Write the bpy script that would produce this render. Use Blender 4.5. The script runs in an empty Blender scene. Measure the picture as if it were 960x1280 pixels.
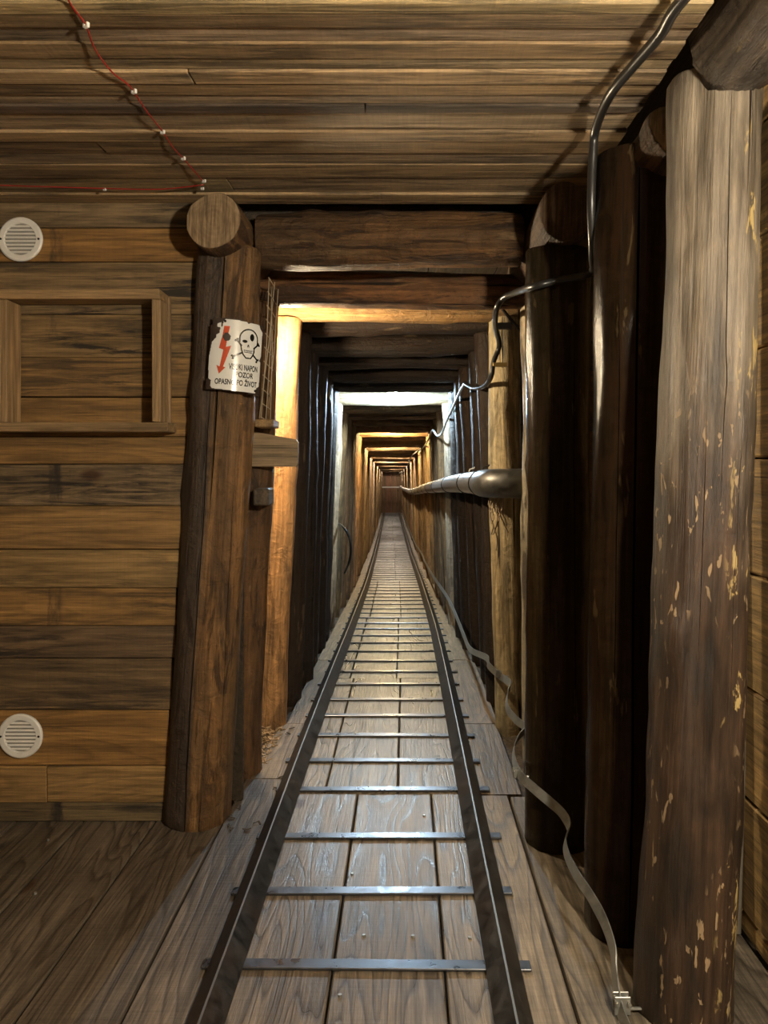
import bpy, bmesh, math, random
import numpy as np
from mathutils import Vector, Matrix, noise, Quaternion

SC = bpy.context.scene
COL = SC.collection
RND = random.Random(7)

# ------------------------------------------------------------------ camera, world, light, exposure
F = 950.0            # focal length in pixels of the 960x1280 frame
VX, VY = 507.0, 580.0  # where the level optical axis meets the frame
CAMH = 1.035
cam_d = bpy.data.cameras.new('camera')
cam = bpy.data.objects.new('camera', cam_d)
COL.objects.link(cam)
cam_d.sensor_fit = 'VERTICAL'
cam_d.sensor_height = 36.0
cam_d.lens = 36.0 * F / 1280.0
cam_d.shift_x = (480.0 - VX) / 1280.0
cam_d.shift_y = (VY - 640.0) / 1280.0
cam_d.clip_start = 0.02
cam_d.clip_end = 100
cam.location = (0, 0, CAMH)
cam.rotation_euler = (math.pi / 2, 0, 0)
SC.camera = cam

SC.view_settings.view_transform = 'Standard'
SC.view_settings.look = 'None'
SC.view_settings.exposure = 0.0
SC.view_settings.gamma = 1.0
SC.view_settings.use_curve_mapping = False

world = bpy.data.worlds.new('world')
SC.world = world
world.use_nodes = True
bg = world.node_tree.nodes['Background']
bg.inputs['Color'].default_value = (1.0, 0.90, 0.74, 1)
bg.inputs['Strength'].default_value = 0.06

def lamp(name, loc, power, color, radius):
    d = bpy.data.lights.new(name, 'POINT')
    d.energy = power
    d.color = color
    d.shadow_soft_size = radius
    o = bpy.data.objects.new(name, d)
    COL.objects.link(o)
    o.location = loc
    return o
# the room's own lamp is on the right hand wall, just outside the frame
lamp('room_lamp', (0.645, 0.14, 1.42), 122, (1.0, 0.89, 0.70), 0.045)

# strengths of the tunnel lamps (built further down as real fittings)
WALL_LAMP = (2300.0, (1.0, 0.80, 0.52))

# ------------------------------------------------------------------ the course of the tunnel
_dx = np.array([-5, 5.0, 7.9, 12, 18, 28, 40.0])
_xx = np.array([0, 0.0, -0.035, -0.115, -0.23, -0.43, -0.60])
_dz = np.array([-5, 3.0, 4.8, 8, 12, 20, 28, 40.0])
_zz = np.array([0, 0.0, -0.055, -0.22, -0.40, -0.62, -0.78, -0.95])
def xcurve(d):
    return float(np.mean([np.interp(d + k, _dx, _xx) for k in (-.6, -.3, 0, .3, .6)]))
def zf(d):
    return float(np.mean([np.interp(d + k, _dz, _zz) for k in (-.6, -.3, 0, .3, .6)])) if d > 2.4 else 0.0
def px(x, y, d):
    """point of the place seen at pixel (x, y), d metres away"""
    return Vector(((x - VX) * d / F, d, CAMH + (VY - y) * d / F))

# ------------------------------------------------------------------ material helpers
class NT:
    def __init__(self, name):
        self.m = bpy.data.materials.new(name)
        self.m.use_nodes = True
        self.t = self.m.node_tree
        self.b = self.t.nodes['Principled BSDF']
    def n(self, kind, ins=None, **attrs):
        nd = self.t.nodes.new(kind)
        for k, v in attrs.items():
            setattr(nd, k, v)
        for k, v in (ins or {}).items():
            self.set(nd.inputs[k], v)
        return nd
    def set(self, sock, v):
        if isinstance(v, bpy.types.NodeSocket):
            self.t.links.new(v, sock)
        else:
            sock.default_value = v
    def math(self, op, a, b=0.0, clamp=False):
        nd = self.n('ShaderNodeMath', {0: a, 1: b}, operation=op)
        nd.use_clamp = clamp
        return nd.outputs[0]
    def mix(self, f, a, b, mode='MIX'):
        nd = self.n('ShaderNodeMix', data_type='RGBA', blend_type=mode)
        self.set(nd.inputs[0], f)
        self.set(nd.inputs[6], a)
        self.set(nd.inputs[7], b)
        return nd.outputs[2]
    def ramp(self, f, stops, interp='LINEAR'):
        nd = self.n('ShaderNodeValToRGB')
        cr = nd.color_ramp
        cr.interpolation = interp
        while len(cr.elements) < len(stops):
            cr.elements.new(0.5)
        for e, (p, c) in zip(cr.elements, stops):
            e.position = p
            e.color = (c, c, c, 1) if isinstance(c, (int, float)) else (*c, 1)
        self.set(nd.inputs[0], f)
        return nd.outputs[0]
    def coords(self):
        tc = self.n('ShaderNodeTexCoord')
        oi = self.n('ShaderNodeObjectInfo')
        off = self.n('ShaderNodeVectorMath', {0: (37.0, 71.0, 53.0)}, operation='SCALE')
        self.set(off.inputs['Scale'], oi.outputs['Random'])
        ad = self.n('ShaderNodeVectorMath', {0: tc.outputs['Object'], 1: off.outputs[0]}, operation='ADD')
        self.oi, self.tc = oi, tc
        return ad.outputs[0]
    def scaled(self, v, s):
        return self.n('ShaderNodeMapping', {'Vector': v, 'Scale': s}).outputs[0]
    def noise(self, v, scale, detail=4, rough=0.55, dist=0.0):
        return self.n('ShaderNodeTexNoise', {'Vector': v, 'Scale': scale, 'Detail': detail,
                                            'Roughness': rough, 'Distortion': dist}).outputs[0]
    def bump(self, h, strength, dist=0.01, normal=None):
        nd = self.n('ShaderNodeBump', {'Height': h, 'Strength': strength, 'Distance': dist})
        if normal is not None:
            self.set(nd.inputs['Normal'], normal)
        return nd.outputs[0]
    def out(self, color=None, rough=None, normal=None, metal=None, spec=None):
        for k, v in (('Base Color', color), ('Roughness', rough), ('Normal', normal),
                     ('Metallic', metal), ('Specular IOR Level', spec)):
            if v is not None:
                self.set(self.b.inputs[k], v)
        return self.m

def perm(axis, long, across):
    s = [across] * 3
    s['XYZ'.index(axis)] = long
    return tuple(s)

def plank_mat(name, axis, stain=0.5, rings=0.35, rough=(0.45, 0.75), saw=0.3, dirt=0.0, relief=0.55, freq=22.0, marks=()):
    """sawn timber: grain along one axis, cathedral rings, knots, checks and weather stains; tint from the object's colour"""
    t = NT(name)
    v = t.coords()
    tint = t.oi.outputs['Color']
    streak = t.noise(t.scaled(v, perm(axis, 2.4, 60)), 1.0, 8, 0.70, 0.3)
    fine = t.noise(t.scaled(v, perm(axis, 9.0, 210)), 1.0, 3, 0.6)
    broad = t.noise(t.scaled(v, perm(axis, 1.1, 8)), 1.0, 5, 0.6, 0.4)
    wob = t.noise(t.scaled(v, perm(axis, 0.55, 4.2)), 1.0, 3, 0.42)
    band = t.math('FRACT', t.math('MULTIPLY', wob, freq))
    band = t.ramp(band, [(0.0, 0.25), (0.14, 1.0), (0.75, 0.75), (1.0, 0.25)])
    vor = t.n('ShaderNodeTexVoronoi', {'Vector': t.scaled(v, perm(axis, 2.6, 5.2)), 'Scale': 1.0}, feature='F1')
    knot = t.ramp(vor.outputs['Distance'], [(0.0, 1.0), (0.06, 0.9), (0.11, 0.0)])
    knot_on = t.math('GREATER_THAN', t.n('ShaderNodeSeparateColor', {0: vor.outputs['Color']}).outputs[0], 0.66)
    knot = t.math('MULTIPLY', knot, knot_on)
    # weathering: black checks along the grain inside cloudy worn areas
    st = t.noise(t.scaled(v, perm(axis, 2.6, 42)), 1.0, 6, 0.72, 0.8)
    mask = t.noise(t.scaled(v, perm(axis, 1.6, 5.0)), 1.0, 5, 0.62, 0.5)
    stm = t.math('MULTIPLY', t.ramp(st, [(0.46, 0.0), (0.55, 1.0)]), t.ramp(mask, [(0.40, 0.0), (0.56, 1.0)]))
    cloud = t.ramp(mask, [(0.55, 0.0), (0.78, 0.8)])
    stm = t.math('MULTIPLY', t.math('MAXIMUM', stm, cloud), stain)
    stm = t.math('MULTIPLY', stm, t.oi.outputs['Alpha'])
    chk = t.ramp(t.noise(t.scaled(v, perm(axis, 1.3, 75)), 1.0, 3, 0.5), [(0.27, 0.85), (0.33, 0.0)])
    col = t.mix(1.0, tint, t.ramp(streak, [(0.30, 0.42), (0.52, 0.95), (0.72, 1.35)]), 'MULTIPLY')
    col = t.mix(1.0, col, t.ramp(fine, [(0.3, 0.72), (0.7, 1.22)]), 'MULTIPLY')
    col = t.mix(rings, col, t.mix(1.0, col, band, 'MULTIPLY'))
    col = t.mix(1.0, col, t.ramp(broad, [(0.28, 0.62), (0.72, 1.3)]), 'MULTIPLY')
    col = t.mix(knot, col, (0.05, 0.022, 0.009, 1))
    col = t.mix(t.math('MULTIPLY', chk, 0.75), col, (0.02, 0.014, 0.009, 1))
    col = t.mix(stm, col, (0.018, 0.015, 0.012, 1))
    if marks:
        # dark bands where battens were nailed across before the boards were reused
        ps = t.n('ShaderNodeSeparateXYZ', {0: t.n('ShaderNodeNewGeometry').outputs['Position']})
        wn = t.noise(t.scaled(v, (30, 30, 9)), 1.0, 5, 0.7)
        mk = None
        for (mx, wd) in marks:
            dx = t.math('ABSOLUTE', t.math('SUBTRACT', t.math('ADD', ps.outputs[0], t.math('MULTIPLY', t.math('SUBTRACT', wn, 0.5), 0.03)), mx))
            b1 = t.n('ShaderNodeMapRange', {0: dx, 1: wd, 2: wd + 0.006, 3: 1.0, 4: 0.0}).outputs[0]
            mk = b1 if mk is None else t.math('MAXIMUM', mk, b1)
        on = t.ramp(t.math('ADD', t.math('MULTIPLY', wn, 0.6), t.math('MULTIPLY', t.math('FRACT', t.math('MULTIPLY', t.oi.outputs['Random'], 7.0)), 0.6)), [(0.60, 0.0), (0.76, 0.9)])
        col = t.mix(t.math('MULTIPLY', mk, on), col, (0.022, 0.018, 0.015, 1))
    if dirt:
        dn = t.noise(v, 5.0, 7, 0.72)
        col = t.mix(t.math('MULTIPLY', t.ramp(dn, [(0.48, 0.0), (0.7, 1.0)]), dirt), col, (0.065, 0.048, 0.035, 1))
    sawv = t.noise(t.scaled(v, perm(axis, 150, 4)), 1.0, 3, 0.6)
    h = t.math('ADD', t.math('MULTIPLY', streak, 0.8), t.math('MULTIPLY', band, 0.10 + 0.15 * rings))
    h = t.math('ADD', h, t.math('MULTIPLY', sawv, saw))
    h = t.math('ADD', h, t.math('MULTIPLY', fine, 0.25))
    h = t.math('SUBTRACT', h, t.math('MULTIPLY', t.math('MAXIMUM', stm, chk), 0.35))
    col = t.mix(saw * 0.6, col, t.mix(1.0, col, t.ramp(sawv, [(0.32, 0.5), (0.68, 1.35)]), 'MULTIPLY'))
    rg = t.n('ShaderNodeMapRange', {0: t.math('ADD', t.math('MULTIPLY', band, 0.5), t.math('MULTIPLY', broad, 0.5)),
                                   1: 0.2, 2: 0.8, 3: rough[0], 4: rough[1]}).outputs[0]
    return t.out(col, rg, t.bump(h, relief, 0.007), spec=0.4)

def log_mat(name, grey=0.0, scars=0.35, rough=(0.42, 0.75), dark=0.5, bumpy=0.8, weathered_side=0.0, spec=0.45):
    """debarked round timber, grain along local Z; one side may be weathered grey"""
    t = NT(name)
    v = t.coords()
    tint = t.oi.outputs['Color']
    streak = t.noise(t.scaled(v, (48, 48, 1.9)), 1.0, 8, 0.70, 0.4)
    fine = t.noise(t.scaled(v, (170, 170, 7)), 1.0, 3, 0.6)
    hue = t.noise(t.scaled(v, (7, 7, 1.2)), 1.0, 5, 0.6, 0.5)
    patch = t.noise(t.scaled(v, (17, 17, 3.0)), 1.0, 7, 0.66, 1.0)
    mask = t.noise(t.scaled(v, (5, 5, 1.6)), 1.0, 4, 0.6)
    bark = t.math('MULTIPLY', t.ramp(patch, [(0.50, 0.0), (0.57, 1.0)]), t.ramp(mask, [(0.33, 0.0), (0.50, 1.0)]))
    bark = t.math('MULTIPLY', bark, dark)
    scar_n = t.noise(t.scaled(v, (30, 30, 5.5)), 1.0, 4, 0.55, 0.3)
    scar = t.math('MULTIPLY', t.ramp(scar_n, [(0.64, 0.0), (0.67, 1.0)]), scars)
    rip = t.noise(t.scaled(v, (18, 18, 20)), 1.0, 6, 0.66, 1.4)
    crk = t.noise(t.scaled(v, (46, 46, 0.8)), 1.0, 3, 0.5)
    crk = t.ramp(crk, [(0.29, 1.0), (0.34, 0.0)])
    warm = t.mix(1.0, tint, (1.18, 0.99, 0.76, 1), 'MULTIPLY')
    cold = t.mix(1.0, tint, (0.62, 0.62, 0.62, 1), 'MULTIPLY')
    col = t.mix(t.ramp(hue, [(0.36, 0.0), (0.64, 1.0)]), cold, warm)
    if weathered_side:
        x = t.n('ShaderNodeSeparateXYZ', {0: t.tc.outputs['Object']}).outputs[0]
        sd = t.n('ShaderNodeMapRange', {0: t.math('ADD', x, t.math('MULTIPLY', t.math('SUBTRACT', hue, 0.5), 0.05)),
                                       1: -0.012, 2: 0.004, 3: weathered_side, 4: 0.0}).outputs[0]
        col = t.mix(sd, col, (0.060, 0.043, 0.032, 1))
    col = t.mix(1.0, col, t.ramp(streak, [(0.30, 0.42), (0.5, 0.95), (0.70, 1.4)]), 'MULTIPLY')
    col = t.mix(1.0, col, t.ramp(fine, [(0.3, 0.75), (0.7, 1.2)]), 'MULTIPLY')
    col = t.mix(0.6, col, t.mix(1.0, col, t.ramp(rip, [(0.3, 0.5), (0.7, 1.4)]), 'MULTIPLY'))
    col = t.mix(bark, col, (0.024, 0.012, 0.006, 1))
    col = t.mix(scar, col, (0.42, 0.29, 0.14, 1))
    if grey:
        g = t.ramp(t.noise(t.scaled(v, (8, 8, 1.0)), 1.0, 4, 0.6), [(0.4, 0.0), (0.65, 1.0)])
        col = t.mix(t.math('MULTIPLY', g, grey), col, (0.20, 0.18, 0.15, 1))
        col = t.mix(0.8, col, t.mix(1.0, col, t.ramp(streak, [(0.3, 0.4), (0.7, 1.3)]), 'MULTIPLY'))
    col = t.mix(crk, col, (0.016, 0.010, 0.006, 1))
    h = t.math('ADD', t.math('MULTIPLY', streak, 0.8), t.math('MULTIPLY', rip, 0.9))
    h = t.math('ADD', h, t.math('MULTIPLY', bark, 0.20))
    h = t.math('ADD', h, t.math('MULTIPLY', fine, 0.2))
    h = t.math('SUBTRACT', h, t.math('MULTIPLY', crk, 0.8))
    rg = t.n('ShaderNodeMapRange', {0: rip, 1: 0.25, 2: 0.75, 3: rough[0], 4: rough[1]}).outputs[0]
    return t.out(col, rg, t.bump(h, bumpy, 0.014), spec=spec)

def big_post_mat():
    """weathered post: worn grey above, dark brown below, chipped with pale flecks"""
    t = NT('weathered_post_wood')
    v = t.tc = None
    tc = t.n('ShaderNodeTexCoord')
    v = tc.outputs['Object']
    z = t.n('ShaderNodeSeparateXYZ', {0: v}).outputs[2]
    wob = t.noise(t.scaled(v, (7, 7, 1.3)), 1.0, 5, 0.6)
    f = t.math('ADD', z, t.math('MULTIPLY', t.math('SUBTRACT', wob, 0.5), 1.3))
    grey = t.ramp(f, [(0.80, 0.0), (1.0, 1.0)])
    grey = t.n('ShaderNodeMapRange', {0: f, 1: 0.78, 2: 1.36, 3: 0.0, 4: 1.0}).outputs[0]
    streak = t.noise(t.scaled(v, (70, 70, 2.0)), 1.0, 8, 0.74, 0.3)
    blotch = t.noise(t.scaled(v, (12, 12, 4)), 1.0, 5, 0.6, 0.5)
    brown = t.mix(t.ramp(blotch, [(0.38, 0.0), (0.62, 1.0)]), (0.026, 0.018, 0.013, 1), (0.068, 0.038, 0.021, 1))
    greyc = t.mix(t.ramp(blotch, [(0.35, 0.0), (0.65, 1.0)]), (0.085, 0.066, 0.047, 1), (0.235, 0.19, 0.135, 1))
    col = t.mix(grey, brown, greyc)
    col = t.mix(1.0, col, t.ramp(streak, [(0.30, 0.30), (0.5, 0.95), (0.68, 1.5)]), 'MULTIPLY')
    fl = t.noise(t.scaled(v, (75, 75, 22)), 1.0, 3, 0.5, 0.5)
    flz = t.noise(t.scaled(v, (6, 6, 2.2)), 1.0, 2, 0.5)
    flm = t.math('MULTIPLY', t.ramp(fl, [(0.632, 0.0), (0.65, 1.0)]), t.ramp(flz, [(0.42, 0.0), (0.52, 1.0)]))
    flm = t.math('MULTIPLY', flm, t.n('ShaderNodeMapRange', {0: z, 1: 0.95, 2: 1.25, 3: 1.0, 4: 0.12}).outputs[0])
    col = t.mix(flm, col, (0.36, 0.25, 0.14, 1))
    ye = t.noise(t.scaled(v, (24, 24, 8)), 1.0, 5, 0.66, 0.4)
    x = t.n('ShaderNodeSeparateXYZ', {0: v}).outputs[0]
    yem = t.math('MULTIPLY', t.ramp(ye, [(0.60, 0.0), (0.63, 1.0)]),
                 t.n('ShaderNodeMapRange', {0: x, 1: 0.015, 2: 0.04, 3: 0.0, 4: 1.0}).outputs[0])
    col = t.mix(yem, col, (0.46, 0.33, 0.13, 1))
    crk = t.ramp(t.noise(t.scaled(v, (38, 38, 0.8)), 1.0, 3, 0.5), [(0.29, 1.0), (0.34, 0.0)])
    col = t.mix(crk, col, (0.02, 0.014, 0.01, 1))
    h = t.math('ADD', t.math('MULTIPLY', streak, 0.7), t.math('MULTIPLY', blotch, 0.6))
    h = t.math('SUBTRACT', h, t.math('MULTIPLY', crk, 0.8))
    h = t.math('ADD', h, t.math('MULTIPLY', flm, 0.15))
    rg = t.ramp(blotch, [(0.3, 0.30), (0.7, 0.50)])
    return t.out(col, rg, t.bump(h, 0.7, 0.010), spec=0.5)

def cut_mat(name='sawn_log_end', base=(0.25, 0.175, 0.10)):
    t = NT(name)
    v = t.coords()
    v0 = t.tc.outputs['Object']
    xy = t.n('ShaderNodeVectorMath', {0: v0, 1: (1, 1, 0)}, operation='MULTIPLY').outputs[0]
    ln = t.n('ShaderNodeVectorMath', {0: xy}, operation='LENGTH').outputs['Value']
    rn = t.noise(v, 9.0, 2)
    ring = t.math('SINE', t.math('ADD', t.math('MULTIPLY', ln, 520.0), t.math('MULTIPLY', rn, 30.0)))
    ring = t.ramp(ring, [(0.0, 0.90), (1.0, 1.0)])
    saw = t.noise(t.n('ShaderNodeMapping', {'Vector': v, 'Rotation': (0, 0, 0.9), 'Scale': (150, 10, 20)}).outputs[0], 1.0, 3, 0.6)
    blot = t.noise(v, 22.0, 5, 0.65)
    col = t.mix(1.0, (*base, 1), ring, 'MULTIPLY')
    col = t.mix(1.0, col, t.ramp(saw, [(0.3, 0.45), (0.7, 1.4)]), 'MULTIPLY')
    col = t.mix(1.0, col, t.ramp(blot, [(0.3, 0.7), (0.7, 1.2)]), 'MULTIPLY')
    return t.out(col, 0.8, t.bump(saw, 0.5, 0.004), spec=0.25)

def steel_mat(name, base, rough, metal=0.85, mott=0.6, rust=0.0):
    t = NT(name)
    v = t.coords()
    n1 = t.noise(v, 26.0, 6, 0.68, 0.5)
    n2 = t.noise(v, 6.0, 4, 0.6)
    c = t.mix(1.0, (*base, 1), t.ramp(n1, [(0.3, 1 - mott), (0.7, 1 + mott * 0.5)]), 'MULTIPLY')
    if rust:
        c = t.mix(t.math('MULTIPLY', t.ramp(n2, [(0.45, 0.0), (0.65, 1.0)]), rust), c, (0.10, 0.055, 0.028, 1))
    rg = t.n('ShaderNodeMapRange', {0: n1, 1: 0.3, 2: 0.7, 3: max(0.05, rough - 0.12), 4: rough + 0.15}).outputs[0]
    return t.out(c, rg, t.bump(n1, 0.15, 0.002), metal)

def plain_mat(name, col, rough=0.5, metal=0.0, mott=0.12, scale=40.0):
    t = NT(name)
    v = t.coords()
    n1 = t.noise(v, scale, 4, 0.6)
    c = t.mix(1.0, (*col, 1), t.ramp(n1, [(0.3, 1 - mott), (0.7, 1 + mott)]), 'MULTIPLY')
    return t.out(c, rough, t.bump(n1, 0.08, 0.002), metal)

def glow_mat(name, col, strength):
    t = NT(name)
    t.b.inputs['Base Color'].default_value = (0.9, 0.9, 0.88, 1)
    t.b.inputs['Emission Color'].default_value = (*col, 1)
    t.b.inputs['Emission Strength'].default_value = strength
    return t.m

M = {
    'wall': plank_mat('reclaimed_wall_plank', 'X', stain=0.95, rings=0.35, rough=(0.5, 0.8), saw=0.18, marks=((-1.012, 0.016),)),
    'ceil': plank_mat('rough_ceiling_board', 'X', stain=0.65, rings=0.15, rough=(0.5, 0.8), saw=0.30),
    'side': plank_mat('side_wall_board', 'Y', stain=0.35, rings=0.25, rough=(0.4, 0.7), saw=0.3),
    'floor': plank_mat('worn_floor_board', 'Y', stain=0.15, rings=0.75, rough=(0.36, 0.62), saw=0.30, dirt=0.45, relief=0.35, freq=30.0),
    'track_floor': plank_mat('polished_track_board', 'Y', stain=0.12, rings=0.8, rough=(0.20, 0.46), saw=0.15, dirt=0.30, relief=0.32, freq=30.0),
    'lag': plank_mat('dark_lagging_board', 'Y', stain=0.7, rings=0.2, saw=0.2),
    'batten': plank_mat('planed_batten', 'X', stain=0.15, rings=0.3, saw=0.1),
    'batten_z': plank_mat('planed_batten_upright', 'Z', stain=0.15, rings=0.3, saw=0.1),
    'log': log_mat('round_timber', scars=0.2, dark=0.8),
    'log_split': log_mat('split_weathered_timber', scars=0.12, dark=0.75, weathered_side=0.9),
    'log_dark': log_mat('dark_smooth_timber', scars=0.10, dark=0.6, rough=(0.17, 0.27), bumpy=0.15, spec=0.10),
    'log_lit': log_mat('peeled_timber', scars=0.3, dark=0.45, rough=(0.5, 0.8)),
    'log_rough': log_mat('rough_bark_timber', scars=0.15, dark=0.85, rough=(0.45, 0.75), bumpy=1.0),
    'log_knotty': log_mat('knotty_bark_timber', grey=0.35, scars=0.55, rough=(0.30, 0.55), dark=0.6, bumpy=1.5),
    'log_grey': log_mat('greyed_timber', grey=0.85, scars=0.3, rough=(0.35, 0.6), bumpy=1.0),
    'post': big_post_mat(),
    'cut': cut_mat(),
    'cut_shaded': cut_mat('shaded_log_end', (0.10, 0.058, 0.028)),  # darker copy of the sawn end, the right log's shade put into its colour
    'rail': steel_mat('rail_steel', (0.075, 0.070, 0.065), 0.45, 0.7, 0.8, 0.35),
    'rail_edge': plain_mat('worn_rail_edge', (0.40, 0.39, 0.37), 0.38, 0.9, 0.05),
    'bar': steel_mat('flat_bar_steel', (0.15, 0.16, 0.18), 0.33, 0.9, 0.2),
    'strap': steel_mat('galvanised_strip', (0.42, 0.42, 0.39), 0.42, 0.8, 0.3),
    'pipe': steel_mat('pipe_metal', (0.34, 0.32, 0.29), 0.36, 0.85, 0.3),
    'elbow': steel_mat('elbow_metal', (0.13, 0.125, 0.115), 0.42, 0.7, 0.3),
    'black': plain_mat('black_plastic', (0.012, 0.012, 0.013), 0.28),
    'cable': plain_mat('cable_sheath', (0.022, 0.021, 0.020), 0.33),
    'red': plain_mat('red_cord', (0.32, 0.018, 0.014), 0.45),
    'white': plain_mat('white_plastic', (0.78, 0.77, 0.73), 0.4, mott=0.05),
    'vent_back': plain_mat('vent_mesh_back', (0.30, 0.29, 0.26), 0.6),
    'enamel': plain_mat('white_enamel', (0.70, 0.70, 0.67), 0.2, mott=0.04),
    'rust': plain_mat('rusted_plate', (0.035, 0.022, 0.016), 0.6, mott=0.5),
    'ink': plain_mat('black_enamel', (0.012, 0.012, 0.012), 0.2),
    'redink': plain_mat('red_enamel', (0.52, 0.085, 0.04), 0.25),
    'wire': plain_mat('wire_galvanised', (0.42, 0.33, 0.22), 0.5),
    'soil': plain_mat('dry_soil', (0.085, 0.062, 0.043), 0.95, mott=0.6, scale=60.0),
    'chip': plain_mat('pale_wood_chip', (0.30, 0.20, 0.11), 0.8, mott=0.4),
    'iron': plain_mat('black_iron', (0.02, 0.017, 0.015), 0.5, 0.5),
    'fibre': plain_mat('frayed_fibre', (0.36, 0.27, 0.18), 0.9),
    'brass': plain_mat('brass_clip', (0.30, 0.20, 0.07), 0.4, 0.6),
}

# ------------------------------------------------------------------ mesh helpers
def link(name, me, mats, parent=None, color=None):
    o = bpy.data.objects.new(name, me)
    if not isinstance(mats, (list, tuple)):
        mats = [mats]
    if len(me.materials) == 0:
        for m in mats:
            me.materials.append(m)
    COL.objects.link(o)
    if parent is not None:
        o.parent = parent
    if color is not None:
        o.color = color if len(color) == 4 else (*color, 1)
    return o

def thing(name, label, cat, loc=(0, 0, 0), group=None):
    o = bpy.data.objects.new(name, None)
    o.empty_display_size = 0.05
    COL.objects.link(o)
    o.location = loc
    o['label'] = label
    o['category'] = cat
    if group:
        o['group'] = group
    return o

def tag(o, label, cat, group=None):
    o['label'] = label
    o['category'] = cat
    if group:
        o['group'] = group
    return o

def structure(name):
    o = bpy.data.objects.new(name, None)
    o.empty_display_size = 0.05
    COL.objects.link(o)
    o['kind'] = 'structure'
    return o

def from_py(name, vs, fs, smooth=False):
    me = bpy.data.meshes.new(name)
    me.from_pydata([tuple(v) for v in vs], [], fs)
    bm = bmesh.new()
    bm.from_mesh(me)
    bmesh.ops.recalc_face_normals(bm, faces=bm.faces)
    bm.to_mesh(me)
    bm.free()
    if smooth:
        me.polygons.foreach_set('use_smooth', [True] * len(me.polygons))
    me.update()
    return me

def box_mesh(name, sx, sy, sz, bev=0.003, jag=0.0, rnd=RND):
    """a box centred on its origin with eased edges, optionally a little out of true"""
    bm = bmesh.new()
    bmesh.ops.create_cube(bm, size=1.0)
    for v in bm.verts:
        v.co = Vector((v.co.x * sx, v.co.y * sy, v.co.z * sz))
        if jag:
            v.co += Vector((rnd.uniform(-jag, jag), rnd.uniform(-jag, jag) * .4, rnd.uniform(-jag, jag)))
    if bev:
        bmesh.ops.bevel(bm, geom=list(bm.edges), offset=bev, segments=1, affect='EDGES')
    me = bpy.data.meshes.new(name)
    bm.to_mesh(me)
    bm.free()
    return me

def box(name, lo, hi, mat, parent=None, color=None, bev=0.003, jag=0.0):
    lo, hi = Vector(lo), Vector(hi)
    s = hi - lo
    o = link(name, box_mesh(name, s.x, s.y, s.z, bev, jag), mat, parent, color)
    o.location = (lo + hi) / 2
    if parent is not None:
        o.location = o.location - parent.location
    return o

def strip(name, x0, x1, z0, z1, d0, d1, mat, parent, color=None, bev=0.003, step=0.5, end=0.0):
    """a board that follows the course of the tunnel"""
    n = max(1, int(math.ceil((d1 - d0) / step))) if d1 > 2.4 else 1
    prof = [(x0, z0), (x1, z0), (x1, z1 - bev), (x1 - bev, z1), (x0 + bev, z1), (x0, z1 - bev)]
    c = Vector(((x0 + x1) / 2 + xcurve((d0 + d1) / 2), (d0 + d1) / 2, z1 + zf((d0 + d1) / 2)))
    vs, fs = [], []
    for i in range(n + 1):
        d = d0 + (d1 - d0) * i / n
        for (a, b) in prof:
            vs.append(Vector((a + xcurve(d), d + (end * (a - x0) if i in (0, n) else 0), b + zf(d))) - c)
    k = len(prof)
    for i in range(n):
        for j in range(k):
            j2 = (j + 1) % k
            fs.append((i * k + j, i * k + j2, (i + 1) * k + j2, (i + 1) * k + j))
    fs.append(tuple(range(k)))
    fs.append(tuple(range(n * k, n * k + k)))
    o = link(name, from_py(name, vs, fs), mat, parent, color)
    o.location = c
    return o

def catmull(pts, sub=8):
    pts = [Vector(p) for p in pts]
    out = []
    for i in range(len(pts) - 1):
        p0 = pts[max(i - 1, 0)]; p1 = pts[i]; p2 = pts[i + 1]; p3 = pts[min(i + 2, len(pts) - 1)]
        for k in range(sub):
            t = k / sub
            out.append(0.5 * ((2 * p1) + (p2 - p0) * t + (2 * p0 - 5 * p1 + 4 * p2 - p3) * t * t
                              + (3 * p1 - p0 - 3 * p2 + p3) * t ** 3))
    out.append(pts[-1])
    return out

def tube_data(pts, r, seg=8, vs=None, fs=None):
    vs = [] if vs is None else vs
    fs = [] if fs is None else fs
    b0 = len(vs)
    n = len(pts)
    t0 = (pts[1] - pts[0]).normalized()
    up = Vector((0, 0, 1)) if abs(t0.z) < 0.9 else Vector((1, 0, 0))
    u = t0.cross(up).normalized()
    for i in range(n):
        t = (pts[min(i + 1, n - 1)] - pts[max(i - 1, 0)]).normalized()
        u = (u - t * u.dot(t)).normalized()
        w = t.cross(u)
        rr = r[i] if isinstance(r, (list, tuple)) else r
        for k in range(seg):
            a = 2 * math.pi * k / seg
            vs.append(pts[i] + (u * math.cos(a) + w * math.sin(a)) * rr)
    for i in range(n - 1):
        for k in range(seg):
            k2 = (k + 1) % seg
            fs.append((b0 + i * seg + k, b0 + i * seg + k2, b0 + (i + 1) * seg + k2, b0 + (i + 1) * seg + k))
    fs.append(tuple(b0 + k for k in range(seg)))
    fs.append(tuple(b0 + (n - 1) * seg + k for k in range(seg)))
    return vs, fs

def tube(name, pts, r, mat, parent=None, seg=8, sub=8):
    p = catmull(pts, sub) if sub > 1 else [Vector(q) for q in pts]
    vs, fs = tube_data(p, r, seg)
    off = parent.location if parent is not None else Vector((0, 0, 0))
    me = from_py(name, [v - off for v in vs], fs, True)
    return link(name, me, mat, parent)

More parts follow.
